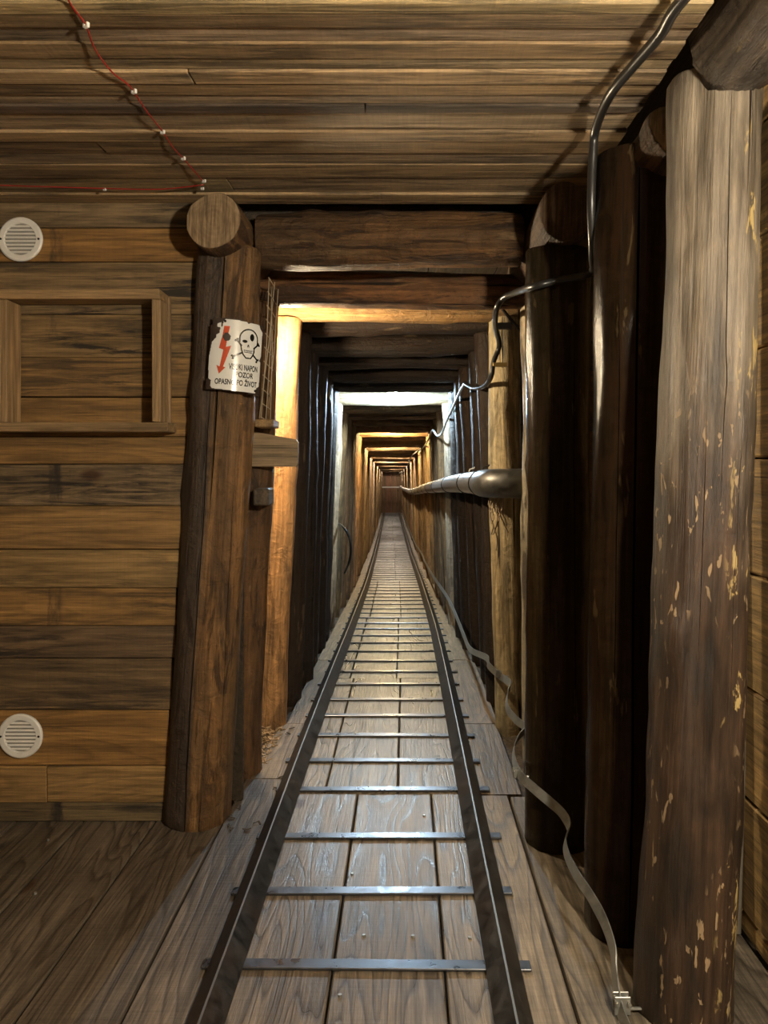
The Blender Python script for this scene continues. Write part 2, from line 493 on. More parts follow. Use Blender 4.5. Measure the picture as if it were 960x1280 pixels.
def log_mesh(name, L, r0, r1, seed, seg=28, rings=22, rough=0.006, cracks=(), oval=0.03, knots=0, bow=0.0, knotpos=()):
    """a round timber along local Z from 0 to L; cracks are (angle, half width, depth, from, to)"""
    rnd = random.Random(seed)
    base = [2 * math.pi * i / seg for i in range(seg)]
    ang = []
    for a in base:
        if all(abs((a - c[0] + math.pi) % (2 * math.pi) - math.pi) > 0.12 for c in cracks):
            ang.append((a, None, 0))
    for ci, c in enumerate(cracks):
        for s in (-1, 0, 1):
            ang.append(((c[0] + s * c[1]) % (2 * math.pi), ci, s))
    ang.sort(key=lambda q: q[0])
    n = len(ang)
    so = Vector((seed * 3.1, seed * 1.7, seed * 0.9))
    kn = [(rnd.uniform(0, 6.28), rnd.uniform(.1, .9) * L) for _ in range(knots)] + list(knotpos)
    bdir = rnd.uniform(0, 6.28)
    vs, fs = [], []
    zs = [0.0] + [L * (i + (rnd.uniform(-.25, .25) if 0 < i < rings else 0)) / rings for i in range(rings + 1)] + [L]
    for zi, z in enumerate(zs):
        f = z / L
        rz = r0 + (r1 - r0) * f
        capk = 0.965 if zi in (0, len(zs) - 1) else 1.0
        zz = z
        if zi == 1: zz = min(0.006, L * .1)
        if zi == len(zs) - 2: zz = L - min(0.006, L * .1)
        bx, by = bow * math.sin(f * math.pi) * math.cos(bdir), bow * math.sin(f * math.pi) * math.sin(bdir)
        for (a, ci, s) in ang:
            aa = a
            r = rz * (1 + oval * math.cos(2 * a + seed))
            d = noise.noise(Vector((math.cos(a) * 1.1, math.sin(a) * 1.1, z * 2.3)) + so)
            d2 = noise.noise(Vector((math.cos(a) * 3.2, math.sin(a) * 3.2, z * 9.0)) + so * 2)
            r += rough * (d * 1.5 + d2 * 0.6)
            for (ka, kz) in kn:
                da = (a - ka + math.pi) % (2 * math.pi) - math.pi
                q = (da * rz) ** 2 + ((z - kz) * .7) ** 2
                r += 0.010 * math.exp(-q / 0.0006)
            if ci is not None:
                c = cracks[ci]
                aa += 0.05 * noise.noise(Vector((z * 1.6, seed, ci)))
                if s == 0:
                    w = min(1, max(0, (f - c[3]) / .12)) * min(1, max(0, (c[4] - f) / .12))
                    r -= c[2] * w
                else:
                    w = min(1, max(0.02, (f - c[3]) / .12)) * min(1, max(0.02, (c[4] - f) / .12))
                    aa = c[0] + s * c[1] * max(w, .25) + 0.05 * noise.noise(Vector((z * 1.6, seed, ci)))
            r *= capk
            vs.append(Vector((math.cos(aa) * r + bx, math.sin(aa) * r + by, zz)))
    m = len(zs)
    for i in range(m - 1):
        for k in range(n):
            k2 = (k + 1) % n
            fs.append((i * n + k, i * n + k2, (i + 1) * n + k2, (i + 1) * n + k))
    nb = len(fs)
    vs.append(Vector((0, 0, -0.001))); vs.append(Vector((0, 0, L + 0.001)))
    for k in range(n):
        k2 = (k + 1) % n
        fs.append((len(vs) - 2, k2, k))
        fs.append((len(vs) - 1, (m - 1) * n + k, (m - 1) * n + k2))
    me = bpy.data.meshes.new(name)
    me.from_pydata([tuple(v) for v in vs], [], fs)
    bm = bmesh.new(); bm.from_mesh(me)
    bmesh.ops.recalc_face_normals(bm, faces=bm.faces)
    bm.verts.ensure_lookup_table()
    sharp = {k for k, (a, ci, q) in enumerate(ang) if ci is not None}
    for e in bm.edges:
        i, j = e.verts[0].index, e.verts[1].index
        if i < m * n and j < m * n and i % n == j % n and i % n in sharp:
            e.smooth = False
    bm.to_mesh(me); bm.free()
    sm = [i < nb for i in range(len(fs))]
    me.polygons.foreach_set('use_smooth', sm)
    me.polygons.foreach_set('material_index', [0 if s else 1 for s in sm])
    return me

def aim(o, p0, p1, roll=0.0, parent=None):
    p0, p1 = Vector(p0), Vector(p1)
    q = Vector((0, 0, 1)).rotation_difference((p1 - p0).normalized())
    o.rotation_mode = 'QUATERNION'
    o.rotation_quaternion = q @ Quaternion((0, 0, 1), roll)
    o.location = p0 - (parent.location if parent is not None else Vector((0, 0, 0)))

def log(name, p0, p1, r0, r1, seed, mat, color, parent=None, roll=0.0, cut='cut', **kw):
    p0, p1 = Vector(p0), Vector(p1)
    me = log_mesh(name, (p1 - p0).length, r0, r1, seed, **kw)
    o = link(name, me, [mat, M[cut]], parent, color)
    aim(o, p0, p1, roll, parent)
    return o

def jit(c, a=0.12, rnd=RND):
    k = 1 + rnd.uniform(-a, a)
    return tuple(max(0.004, q * k * (1 + rnd.uniform(-a * .3, a * .3))) for q in c[:3]) + tuple(c[3:])

# ------------------------------------------------------------------ floor
floor = structure('floor')
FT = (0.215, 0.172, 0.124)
g = 0.0025
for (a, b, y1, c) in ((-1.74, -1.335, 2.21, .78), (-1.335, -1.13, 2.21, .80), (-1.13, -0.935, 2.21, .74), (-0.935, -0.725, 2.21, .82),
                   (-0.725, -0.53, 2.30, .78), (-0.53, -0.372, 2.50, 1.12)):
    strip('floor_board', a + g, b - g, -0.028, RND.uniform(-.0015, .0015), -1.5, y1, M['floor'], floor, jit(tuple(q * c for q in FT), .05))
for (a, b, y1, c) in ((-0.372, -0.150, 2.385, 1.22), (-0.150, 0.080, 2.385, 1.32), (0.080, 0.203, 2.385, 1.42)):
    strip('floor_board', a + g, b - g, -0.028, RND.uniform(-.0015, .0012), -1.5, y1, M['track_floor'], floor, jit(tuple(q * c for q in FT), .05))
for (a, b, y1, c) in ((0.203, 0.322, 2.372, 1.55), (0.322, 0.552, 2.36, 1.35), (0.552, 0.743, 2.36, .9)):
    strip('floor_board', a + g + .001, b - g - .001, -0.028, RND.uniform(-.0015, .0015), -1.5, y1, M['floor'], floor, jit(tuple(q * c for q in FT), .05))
secs = [2.389, 3.75, 5.6, 8.2, 11.2, 14.5, 18.5, 23.0, 28.6]
for i in range(len(secs) - 1):
    s = RND.uniform(-.02, .02)
    cuts = [-0.372, -0.27 + s, -0.04 + s, 0.203] if i < 3 else [-0.372, -0.06 + s, 0.203]
    for a, b in zip(cuts, cuts[1:]):
        strip('floor_board', a + g, b - g, -0.028, RND.uniform(-.001, .001), secs[i] + .002, secs[i + 1] - .002,
              M['track_floor'], floor, jit(tuple(q * 1.25 for q in FT), .10), step=.6)
side_secs = [2.38, 3.05, 4.15, 6.1, 9.0, 12.5, 17.0, 22.0, 28.6]
for i in range(len(side_secs) - 1):
    e = RND.uniform(-.012, .012)
    strip('floor_board', 0.206, 0.368 + e, -0.028, RND.uniform(-.001, .001), side_secs[i] + .003, side_secs[i + 1] - .003,
          M['floor'], floor, jit((0.27, 0.20, 0.13), .08), step=.6)
    e = RND.uniform(-.012, .012)
    strip('floor_board', -0.505 + e if i == 0 else -0.475 + e, -0.375, -0.028, RND.uniform(-.001, .001),
          (side_secs[i] if i else 2.50) + .003, side_secs[i + 1] - .003, M['floor'], floor, jit((0.27, 0.20, 0.13), .08), step=.6)
# bare earth beside the boards and below
def soil(name, x0, x1, d0, d1, nx, ny, amp, zo):
    vs, fs = [], []
    for j in range(ny + 1):
        d = d0 + (d1 - d0) * j / ny
        for i in range(nx + 1):
            x = x0 + (x1 - x0) * i / nx
            z = zf(d) + zo + amp * noise.fractal(Vector((x * 22, d * 22, 3)), 1.0, 2.0, 4)
            vs.append((x + xcurve(d), d, z))
    for j in range(ny):
        for i in range(nx):
            k = j * (nx + 1) + i
            fs.append((k, k + 1, k + nx + 2, k + nx + 1))
    o = link(name, from_py(name, vs, fs, True), M['soil'], floor)
    o['kind'] = 'stuff'
    return o
soil('bare_soil', -0.80, -0.44, 2.32, 7.0, 24, 240, 0.010, -0.022)
soil('bare_soil', 0.33, 0.80, 2.32, 7.0, 30, 240, 0.010, -0.020)
strip('sub_floor', -0.85, 0.85, -0.06, -0.034, 2.3, 28.6, M['soil'], floor, step=.6)
box('sub_floor', (-1.75, -1.5, -0.06), (0.78, 2.34, -0.030), M['soil'], floor, bev=0)
# nail heads pressed into the boards
vs, fs = [], []
for (nx, ny) in ((440, 1093), (455, 1170), (516, 1171), (587, 1173), (60, 1050), (44, 1117), (425, 1245), (530, 1020)):
    d = CAMH * F / (ny - VY)
    p = px(nx, ny, d)
    b0 = len(vs)
    for k in range(8):
        a = k * math.pi / 4
        vs.append((p.x + .0035 * math.cos(a), p.y + .0035 * math.sin(a), 0.0035))
        vs.append((p.x + .0045 * math.cos(a), p.y + .0045 * math.sin(a), -0.002))
    for k in range(8):
        fs.append((b0 + 2 * k, b0 + 2 * ((k + 1) % 8), b0 + 2 * ((k + 1) % 8) + 1, b0 + 2 * k + 1))
    fs.append(tuple(b0 + 2 * k for k in range(8)))
o = link('nail_heads', from_py('nail_heads', vs, fs), M['strap'], floor)
o['kind'] = 'stuff'

# ------------------------------------------------------------------ ceiling boards of the room
ceiling = structure('ceiling')
ZC = 1.790
edge_px = [255, 243, 224, 207, 193, 178, 165, 142, 132, 120, 106, 90, 75, 55, 36, 18, 2]
ys = [(ZC - CAMH) * F / (VY - q) for q in edge_px]
y = ys[-1]
while y > -1.5:
    y -= RND.choice((.06, .09, .11, .14))
    ys.append(y)
CT = [(0.42, 0.295, 0.16), (0.31, 0.21, 0.11), (0.27, 0.18, 0.095), (0.45, 0.33, 0.195), (0.33, 0.24, 0.15)]
for i in range(len(ys) - 1):
    zo = (0.0, 0.0045, 0.001, 0.005, 0.002)[i % 5] + RND.uniform(-.001, .001)
    tint = CT[(i * 3) % 5]
    if i == 7: tint = (0.12, 0.085, 0.06)
    xs = [-1.74, 0.505]
    if i % 3 == 1 and i < 14:
        xs = [-1.74, RND.uniform(-.9, 0.2), 0.505]
    for a, b in zip(xs, xs[1:]):
        box('ceiling_board', (a + .001, ys[i + 1] + .0012, ZC + zo), (b - .001, ys[i] - .0012, ZC + zo + .024),
            M['ceil'], ceiling, jit(tint, .10), bev=0.0018, jag=0.0012)
box('upper_board', (-0.72, 2.352, 1.735), (0.50, 2.372, 1.98), M['side'], ceiling, (0.06, 0.042, 0.026))
box('upper_board', (0.46, -1.5, 1.975), (0.78, 2.40, 2.0), M['side'], ceiling, (0.06, 0.042, 0.026))
box('upper_board', (-1.75, -1.5, 1.835), (0.52, 2.40, 1.86), M['side'], ceiling, (0.05, 0.035, 0.02))
box('upper_board', (0.495, -1.5, 1.83), (0.515, 2.40, 1.98), M['side'], ceiling, (0.05, 0.035, 0.02))

# ------------------------------------------------------------------ back wall left of the tunnel mouth
WY = 2.20
wall_back = structure('wall_back')
joints = [252, 284.5, 327, 393, 447, 496, 546, 580, 632, 686.5, 735, 782, 823.5, 888, 957, 1003, 1034]
WT = [(0.225, 0.160, 0.085, 1.0), (0.32, 0.175, 0.055, .15), (0.25, 0.170, 0.080, 1.0), (0.26, 0.165, 0.072, 1.0), (0.26, 0.155, 0.060, .7),
      (0.31, 0.180, 0.062, .3), (0.29, 0.165, 0.056, .2), (0.23, 0.160, 0.088, 1.0), (0.31, 0.185, 0.068, .25), (0.34, 0.220, 0.090, .6),
      (0.27, 0.155, 0.055, .8), (0.165, 0.110, 0.058, 1.0), (0.175, 0.115, 0.058, .8), (0.34, 0.185, 0.058, .1), (0.35, 0.215, 0.080, .35), (0.19, 0.135, 0.070, 1.0)]
def zw(p): return CAMH + (VY - p) * WY / F
def wall_end(z): return -0.700 + 0.097 * z / 1.66
for i in range(len(joints) - 1):
    z1, z0 = zw(joints[i]), zw(joints[i + 1])
    e = wall_end((z0 + z1) / 2) + RND.uniform(.000, .007)
    if i == 0: e = -0.60
    if i == 15: z0 = 0.0
    out = RND.uniform(-.004, .004)
    xs = [-1.74, e]
    if i == 14: xs = [-1.74, (59 - VX) * WY / F, e]
    for k, (a, b) in enumerate(zip(xs, xs[1:])):
        box('plank', (a + .0008, WY + out, z0 + .001), (b - .0008, WY + .022 + out, z1 - .001), M['wall'], wall_back, jit(WT[i], .05),
            bev=0.0022, jag=0.0012)
box('backing_board', (-1.75, WY + .135, 0.0), (-0.50, WY + .15, 1.83), M['side'], wall_back, (0.05, 0.035, 0.02))  # added dark panel, blocks the world background behind the gap at the post
box('backing_board', (-1.75, WY + .028, 0.0), (-0.715, WY + .05, 1.83), M['side'], wall_back, (0.05, 0.035, 0.02))
# right of the mouth, behind the posts
for k in range(8):
    box('plank', (0.50, 2.30 + RND.uniform(-.003, .003), k * .235 + .001), (0.745, 2.325, min(1.97, (k + 1) * .235) - .001), M['wall'], wall_back,
        jit((0.12, 0.07, 0.03), .15), bev=0.002)
box('backing_board', (0.50, 2.33, 0.0), (0.78, 2.35, 1.98), M['side'], wall_back, (0.05, 0.035, 0.02))

# ------------------------------------------------------------------ side walls of the room
wall_right = structure('wall_right')
zj = [0.0, 0.049, 0.303, 0.547, 0.797, 1.047, 1.28, 1.517, 1.75, 1.972]
for i in range(len(zj) - 1):
    box('plank', (0.745 + RND.uniform(-.002, .002), -1.5, zj[i] + .002), (0.768, 2.30, zj[i + 1] - .002), M['side'], wall_right,
        jit((0.52, 0.33, 0.125), .08), bev=0.004)
box('backing_board', (0.772, -1.5, 0.0), (0.79, 2.35, 2.0), M['side'], wall_right, (0.05, 0.035, 0.02))
p0, p1 = px(913, 1190, 1.66), px(938, 300, 1.66)
sl = (p1.x - p0.x) / (p1.z - p0.z)
bt = link('upright_batten', box_mesh('upright_batten', 0.052, 0.03, 1.95, .003), M['batten_z'], wall_right, (0.24, 0.20, 0.15))
bt.location = (p0.x + sl * (0.975 - p0.z) , 1.68, 0.977)
bt.rotation_euler = (0, math.atan(sl), 0)
wall_left = structure('wall_left')
for k in range(9):
    box('plank', (-1.768, -1.5, k * .2 + .001), (-1.745, 2.20, (k + 1) * .2 - .001), M['side'], wall_left, jit((0.26, 0.165, 0.075), .1), bev=.003)

# ------------------------------------------------------------------ tunnel lining
def ztop(d):
    return float(np.interp(d, [0, 3.4, 5.3, 6.5], [1.608, 1.606, 1.445, zf(6.5) + 1.53])) if d < 6.5 else zf(d) + 1.53
def hw(d):
    return float(np.interp(d, [0, 3.0, 5.3], [0.375, 0.370, 0.335]))
def xmid(d):
    return float(np.interp(d, [0, 3.0, 5.3], [-0.040, -0.042, -0.090])) if d < 5.3 else -0.090 + xcurve(d)

def lagging(owner, side, row, z0, z1, d0, d1):
    n = max(2, int((d1 - d0) / .5))
    vs, fs = [], []
    x = .60 * side
    for i in range(n + 1):
        d = d0 + (d1 - d0) * i / n
        base = zf(d)
        for (a, b) in ((x, z0), (x + .025 * side, z0), (x + .025 * side, z1), (x, z1)):
            vs.append((a + xmid(d), d, base + b))
    for i in range(n):
        for j in range(4):
            j2 = (j + 1) % 4
            fs.append((i * 4 + j, i * 4 + j2, (i + 1) * 4 + j2, (i + 1) * 4 + j))
    fs.append((0, 1, 2, 3)); fs.append(tuple(n * 4 + j for j in range(4)))
    link('lagging_board', from_py('lagging_board', vs, fs), M['lag'], owner, jit((0.042, 0.027, 0.015), .2))
wall_tl = structure('wall_tunnel_left')
wall_tr = structure('wall_tunnel_right')
lsec = [2.36, 5.2, 8.4, 11.8, 15.5, 19.5, 24, 28.6]
for i in range(len(lsec) - 1):
    for r_ in range(7):
        z0 = -0.06 + r_ * .26
        lagging(wall_tl, -1, r_, z0 + .003, z0 + .257, lsec[i] + .003, lsec[i + 1] - .003)
        lagging(wall_tr, 1, r_, z0 + .003, z0 + .257, lsec[i] + .003, lsec[i + 1] - .003)
ceil_t = structure('ceiling_tunnel')
for i in range(len(lsec) - 1):
    for k in range(5):
        a = -.62 + k * .248
        n = max(2, int((lsec[i + 1] - lsec[i]) / .5))
        vs, fs = [], []
        for q in range(n + 1):
            d = lsec[i] + .002 + (lsec[i + 1] - lsec[i] - .004) * q / n
            zz = ztop(d) + .135
            for (u, w) in ((a + .002, zz), (a + .246, zz), (a + .246, zz + .025), (a + .002, zz + .025)):
                vs.append((u + xmid(d), d, w))
        for q in range(n):
            for j in range(4):
                j2 = (j + 1) % 4
                fs.append((q * 4 + j, q * 4 + j2, (q + 1) * 4 + j2, (q + 1) * 4 + j))
        fs.append((0, 1, 2, 3)); fs.append(tuple(n * 4 + j for j in range(4)))
        link('roof_board', from_py('roof_board', vs, fs), M['lag'], ceil_t, jit((0.038, 0.025, 0.014), .2))
wall_end_s = structure('wall_end')
DE = 28.4
for k in range(6):
    a = -.6 + k * .2
    box('end_board', (a + xmid(DE) + .002, DE, zf(DE) - .05), (a + .198 + xmid(DE), DE + .03, zf(DE) + 1.75), M['batten_z'], wall_end_s,
        jit((0.22, 0.12, 0.065), .25))

# ------------------------------------------------------------------ entrance timbers
def entry(o, label, cat='post', group=None):
    return tag(o, label, cat, group)
PO = (0.250, 0.130, 0.050)
o = log('mine_post', (-0.609, 2.225, 0.0), (-0.512, 2.225, 1.662), 0.094, 0.091, 11, M['log_split'], (0.185, 0.112, 0.050), seg=40, rings=44,
        rough=.006, cracks=((-1.50, .040, .040, .52, 1.05), (-1.70, .030, .035, -.1, .78), (-0.75, .016, .015, .05, .6)), knots=5)
entry(o, 'thick cracked left entrance post of the tunnel that carries the enamel warning sign')
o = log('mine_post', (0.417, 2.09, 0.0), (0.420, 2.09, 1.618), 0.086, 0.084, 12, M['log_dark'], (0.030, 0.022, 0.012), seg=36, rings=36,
        cracks=((-1.2, .02, .02, .1, .9),), knots=4)  # near-black wood colour also carries the front post's shade
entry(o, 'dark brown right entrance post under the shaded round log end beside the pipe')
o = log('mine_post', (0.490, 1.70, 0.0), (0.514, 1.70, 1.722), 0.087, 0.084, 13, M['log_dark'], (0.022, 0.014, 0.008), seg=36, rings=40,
        cracks=((-1.75, .03, .03, .0, 1.0), (-2.2, .015, .015, .2, .8)), knots=4, rough=.005)  # dark wood, darkened further in place of the shadow falling on it
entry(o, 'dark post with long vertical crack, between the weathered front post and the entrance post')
o = log('mine_post', (0.524, 1.44, 0.0), (0.592, 1.45, 1.765), 0.086, 0.083, 14, M['post'], (0.2, 0.15, 0.1), seg=48, rings=60,
        cracks=((-1.62, .010, .012, .55, 1.0), (-1.2, .008, .008, .3, .75), (-1.95, .008, .008, .35, .7)), rough=.0065,
        knotpos=((-2.45, .72), (-1.75, 1.19), (-2.2, .13), (-3.0, 1.03)), bow=.012)
entry(o, 'large weathered post at the right front, grey above and brown below with pale chipped flecks')

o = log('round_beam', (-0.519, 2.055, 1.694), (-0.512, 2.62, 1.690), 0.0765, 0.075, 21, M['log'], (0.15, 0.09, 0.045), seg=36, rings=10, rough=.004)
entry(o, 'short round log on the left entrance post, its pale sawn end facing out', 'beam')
o = log('round_beam', (0.421, 1.975, 1.690), (0.427, 2.62, 1.690), 0.0755, 0.075, 22, M['log'], (0.085, 0.048, 0.022), cut='cut_shaded', seg=36, rings=10, rough=.004)
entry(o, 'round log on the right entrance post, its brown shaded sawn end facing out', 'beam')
o = log('lintel_log', (-0.438, 2.285, 1.702), (0.345, 2.285, 1.706), 0.081, 0.079, 23, M['log_rough'], (0.13, 0.075, 0.034), seg=32, rings=40,
        rough=.009, cracks=((1.2, .02, .02, .1, .8),), knots=4)
entry(o, 'rough brown horizontal lintel log across the tunnel mouth between the two round log ends', 'beam')
o = log('round_beam', (0.596, 1.395, 1.790), (0.640, -0.6, 1.80), 0.082, 0.084, 24, M['log_knotty'], (0.26, 0.195, 0.14), seg=36, rings=44,
        rough=.014, cracks=((0.55, .05, .05, -.1, .8), (-.35, .03, .03, .01, .5)), knots=9)
entry(o, 'knotty grey log resting on the weathered front post at the upper right corner', 'beam')
o = log('round_beam', (0.530, 1.70, 1.692), (0.546, 1.542, 1.716), 0.050, 0.052, 25, M['log_rough'], (0.12, 0.075, 0.04), seg=28, rings=14,
        rough=.009, knots=3)
entry(o, 'thinner brown log on the dark cracked post, half hidden behind the weathered front post', 'beam')

# ------------------------------------------------------------------ timber frames of the tunnel
# grain must keep its real size, so each far log is measured in metres: shared meshes come in real lengths
def real_log_set(kind, L, r, n, seed, rough):
    return [{'_': log_mesh(kind, L, r, r * .96, seed + k, seg=18, rings=20, rough=rough, oval=.05, knots=3, bow=.006)} for k in range(n)]
POSTS = real_log_set('post', 1.60, 0.060, 6, 40, .007)
BEAMS = real_log_set('lintel', 0.92, 0.055, 6, 60, .007)
def place_real(name, st, L, R, p0, p1, r, mat, color, parent):
    k = mat.name
    if k not in st:
        c = st['_'].copy()
        c.materials.clear()
        c.materials.append(mat); c.materials.append(M['cut'])
        st[k] = c
    o = bpy.data.objects.new(name, st[k])
    COL.objects.link(o)
    o.parent = parent
    o.color = (*color, 1)
    aim(o, p0, p1, RND.uniform(0, 6.28), parent)
    o.scale = (r / R, r / R, (Vector(p1) - Vector(p0)).length / L)
    return o

def frame(d, label, mat, color, group=None, r=None, zt=None, left=None, right=None, rl=.058, rr=.058, rb=None, color_r=None):
    c = xmid(d)
    zt = ztop(d) if zt is None else zt
    zb = zf(d) - .03
    f = thing('timber_frame', label, 'frame', (c, d, zb), group)
    k = RND.randrange(6)
    rb = rb or RND.uniform(.046, .054)
    wt, wb = hw(d), hw(d) + .055
    if left is None:
        j = RND.uniform(-.008, .008)
        left = (c - wt - rl + j, c - wb - rl + RND.uniform(-.02, .015))
    if right is None:
        j = RND.uniform(-.008, .008)
        right = (c + wt + rr + j, c + wb + rr + RND.uniform(-.015, .02))
    yj = RND.uniform(-.02, .02)
    place_real('post', POSTS[k], 1.60, .06, (left[1], d + yj, zb), (left[0], d, zt + .012), rl, mat, jit(color, .18), f)
    yj = RND.uniform(-.02, .02)
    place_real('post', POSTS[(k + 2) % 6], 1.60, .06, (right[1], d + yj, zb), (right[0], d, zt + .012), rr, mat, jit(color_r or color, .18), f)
    t = RND.uniform(-.006, .006)
    place_real('lintel', BEAMS[k], .92, .055, (left[0] - .055, d, zt + rb + t), (right[0] + .055, d, zt + rb - t), rb, mat, jit(color, .18), f)
    return f
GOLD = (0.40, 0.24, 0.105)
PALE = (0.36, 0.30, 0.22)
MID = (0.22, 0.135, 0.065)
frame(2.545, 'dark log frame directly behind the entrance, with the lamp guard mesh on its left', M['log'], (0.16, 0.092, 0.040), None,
      zt=1.560, left=(-0.500, -0.572), right=(0.452, 0.462), rl=.078, rr=.066, rb=.058, color_r=(0.42, 0.37, 0.30))  # pale right post: the strip of tunnel light put into its wood colour
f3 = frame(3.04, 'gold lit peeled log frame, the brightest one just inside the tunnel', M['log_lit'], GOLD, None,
           zt=1.604, left=(-0.472, -0.545), right=(0.392, 0.425), rl=.062, rr=.062, rb=.047, color_r=(0.44, 0.36, 0.25))  # right post's paler colour includes the lamp light on it
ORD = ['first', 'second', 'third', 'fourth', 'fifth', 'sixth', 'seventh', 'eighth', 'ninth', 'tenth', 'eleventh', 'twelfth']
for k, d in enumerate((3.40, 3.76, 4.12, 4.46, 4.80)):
    frame(d, ORD[k] + ' dark unlit log frame behind the gold lit frame', M['log'], (0.032, 0.019, 0.010), 'dark frames between the gold lit and the white lit frame', rl=.06, rr=.06)  # shade of the unlit stretch put into a near-black wood colour
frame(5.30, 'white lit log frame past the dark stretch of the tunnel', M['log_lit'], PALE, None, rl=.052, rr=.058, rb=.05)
d = 5.78
far_label = 'log frame deep in the tunnel beyond the twelfth behind the white lit one'
far = []
while d < 28.0:
    frame(d, ORD[len(far)] + ' log frame behind the white lit frame, deeper in the tunnel' if len(far) < 12 else far_label, M['log_lit'], jit(MID if len(far) < 3 else (0.40, 0.28, 0.16), .15), 'log frames deep in the tunnel',
          rl=RND.uniform(.05, .06), rr=RND.uniform(.05, .06))
    far.append(d)
    d += 0.53 if len(far) % 3 else 0.60
    d += 0

# ------------------------------------------------------------------ tunnel lamps: a fitting with a glowing globe, each
def globe_mesh(r):
    bm = bmesh.new()
    bmesh.ops.create_icosphere(bm, subdivisions=2, radius=r)
    me = bpy.data.meshes.new('globe')
    bm.to_mesh(me); bm.free()
    me.polygons.foreach_set('use_smooth', [True] * len(me.polygons))
    return me
def cyl_mesh(name, r, h, seg=16, r2=None):
    bm = bmesh.new()
    bmesh.ops.create_cone(bm, cap_ends=True, segments=seg, radius1=r, radius2=r2 if r2 is not None else r, depth=h)
    me = bpy.data.meshes.new(name)
    bm.to_mesh(me); bm.free()
    return me
wl = thing('wall_lamp', 'small glowing wall lamp half hidden behind the left post and the wire guard', 'lamp', (-0.500, 2.725, 1.45))
b = link('lamp_base', cyl_mesh('lamp_base', .030, .05), M['black'], wl); b.rotation_euler = (0, math.pi / 2, 0); b.location = (-.035, 0, 0)
link('globe', globe_mesh(.026), glow_mat('warm_lamp_glass', WALL_LAMP[1], WALL_LAMP[0]), wl).location = (.012, 0, 0)
LAMPS = [(5.05, 2300, (0.62, 0.83, 1.0)), (7.62, 1320, (1.0, 0.74, 0.36)), (9.75, 1320, (1.0, 0.78, 0.42)), (12.0, 1200, (1.0, 0.82, 0.6)),
         (14.6, 1200, (1.0, 0.88, 0.74)), (17.6, 1200, (1.0, 0.84, 0.66)), (21.0, 1200, (1.0, 0.84, 0.66)), (24.8, 1040, (1.0, 0.84, 0.66)), (27.6, 520, (1.0, 0.84, 0.66))]
alld = [2.545, 3.04, 3.40, 3.76, 4.12, 4.46, 4.80, 5.30] + far
for i, (d, s, c) in enumerate(LAMPS):
    # midway between two neighbouring frames
    hi = min(q for q in alld if q > d) if d < far[-1] else 28.3
    lo = max(q for q in alld if q < d)
    dd = (lo + hi) / 2
    lab = ('cool white roof lamp hidden before the white lit frame' if i == 0 else 'roof lamp between log frames deep in the tunnel')
    t = thing('roof_lamp', lab, 'lamp', (xmid(dd), dd, ztop(dd) + .13), None if i == 0 else 'roof lamps deep in the tunnel')
    link('lamp_base', cyl_mesh('lamp_base', .05, .03 if i else .06), M['white'], t).location = (0, 0, -.014 if i else -.029)
    link('globe', globe_mesh(.035), glow_mat('lamp_glass_%s' % 'abcdefghij'[i], c, s), t).location = (0, 0, -.050 if i else -.085)

# ------------------------------------------------------------------ the narrow track
track = thing('mine_track', 'narrow mine track of two angle iron rails and flat steel cross bars down the tunnel', 'track', (-0.0845, 0, 0))
def rail(x0):
    prof = [(-.036, .0), (-.0022, .034), (.0022, .034), (.036, 0), (.029, 0), (0, .027), (-.029, 0)]
    ds = [-1.5, 0.5, 1.5, 2.4] + [2.4 + .45 * i for i in range(1, 58)]
    vs, fs, mi = [], [], []
    for d in ds:
        for a, b in prof:
            vs.append((x0 + a + xcurve(d) - track.location.x, d, b + zf(d) + .0075))
    k = len(prof)
    for i in range(len(ds) - 1):
        for j in range(k):
            j2 = (j + 1) % k
            fs.append((i * k + j, i * k + j2, (i + 1) * k + j2, (i + 1) * k + j)); mi.append(1 if j == 1 else 0)
    me = from_py('rail', vs, fs)
    me.polygons.foreach_set('material_index', mi)
    link('rail', me, [M['rail'], M['rail_edge']], track)
rail(-0.368)
rail(0.199)
bar_me = box_mesh('cross_bar', 0.674, 0.030, 0.006, .0012)
bd = [1.02, 1.29, 1.563, 1.834, 2.105, 2.408, 2.645, 2.90, 3.14, 3.37]
while bd[-1] < 27.9:
    bd.append(bd[-1] + .245 + RND.uniform(-.015, .015))
for d in bd:
    o = link('cross_bar', bar_me, M['bar'], track)
    o.location = (xcurve(d) + .007 + RND.uniform(-.006, .006), d, zf(d) + .0048)
    sl = (zf(d + .2) - zf(d - .2)) / .4
    o.rotation_euler = (math.atan(sl), 0, RND.uniform(-.016, .010))

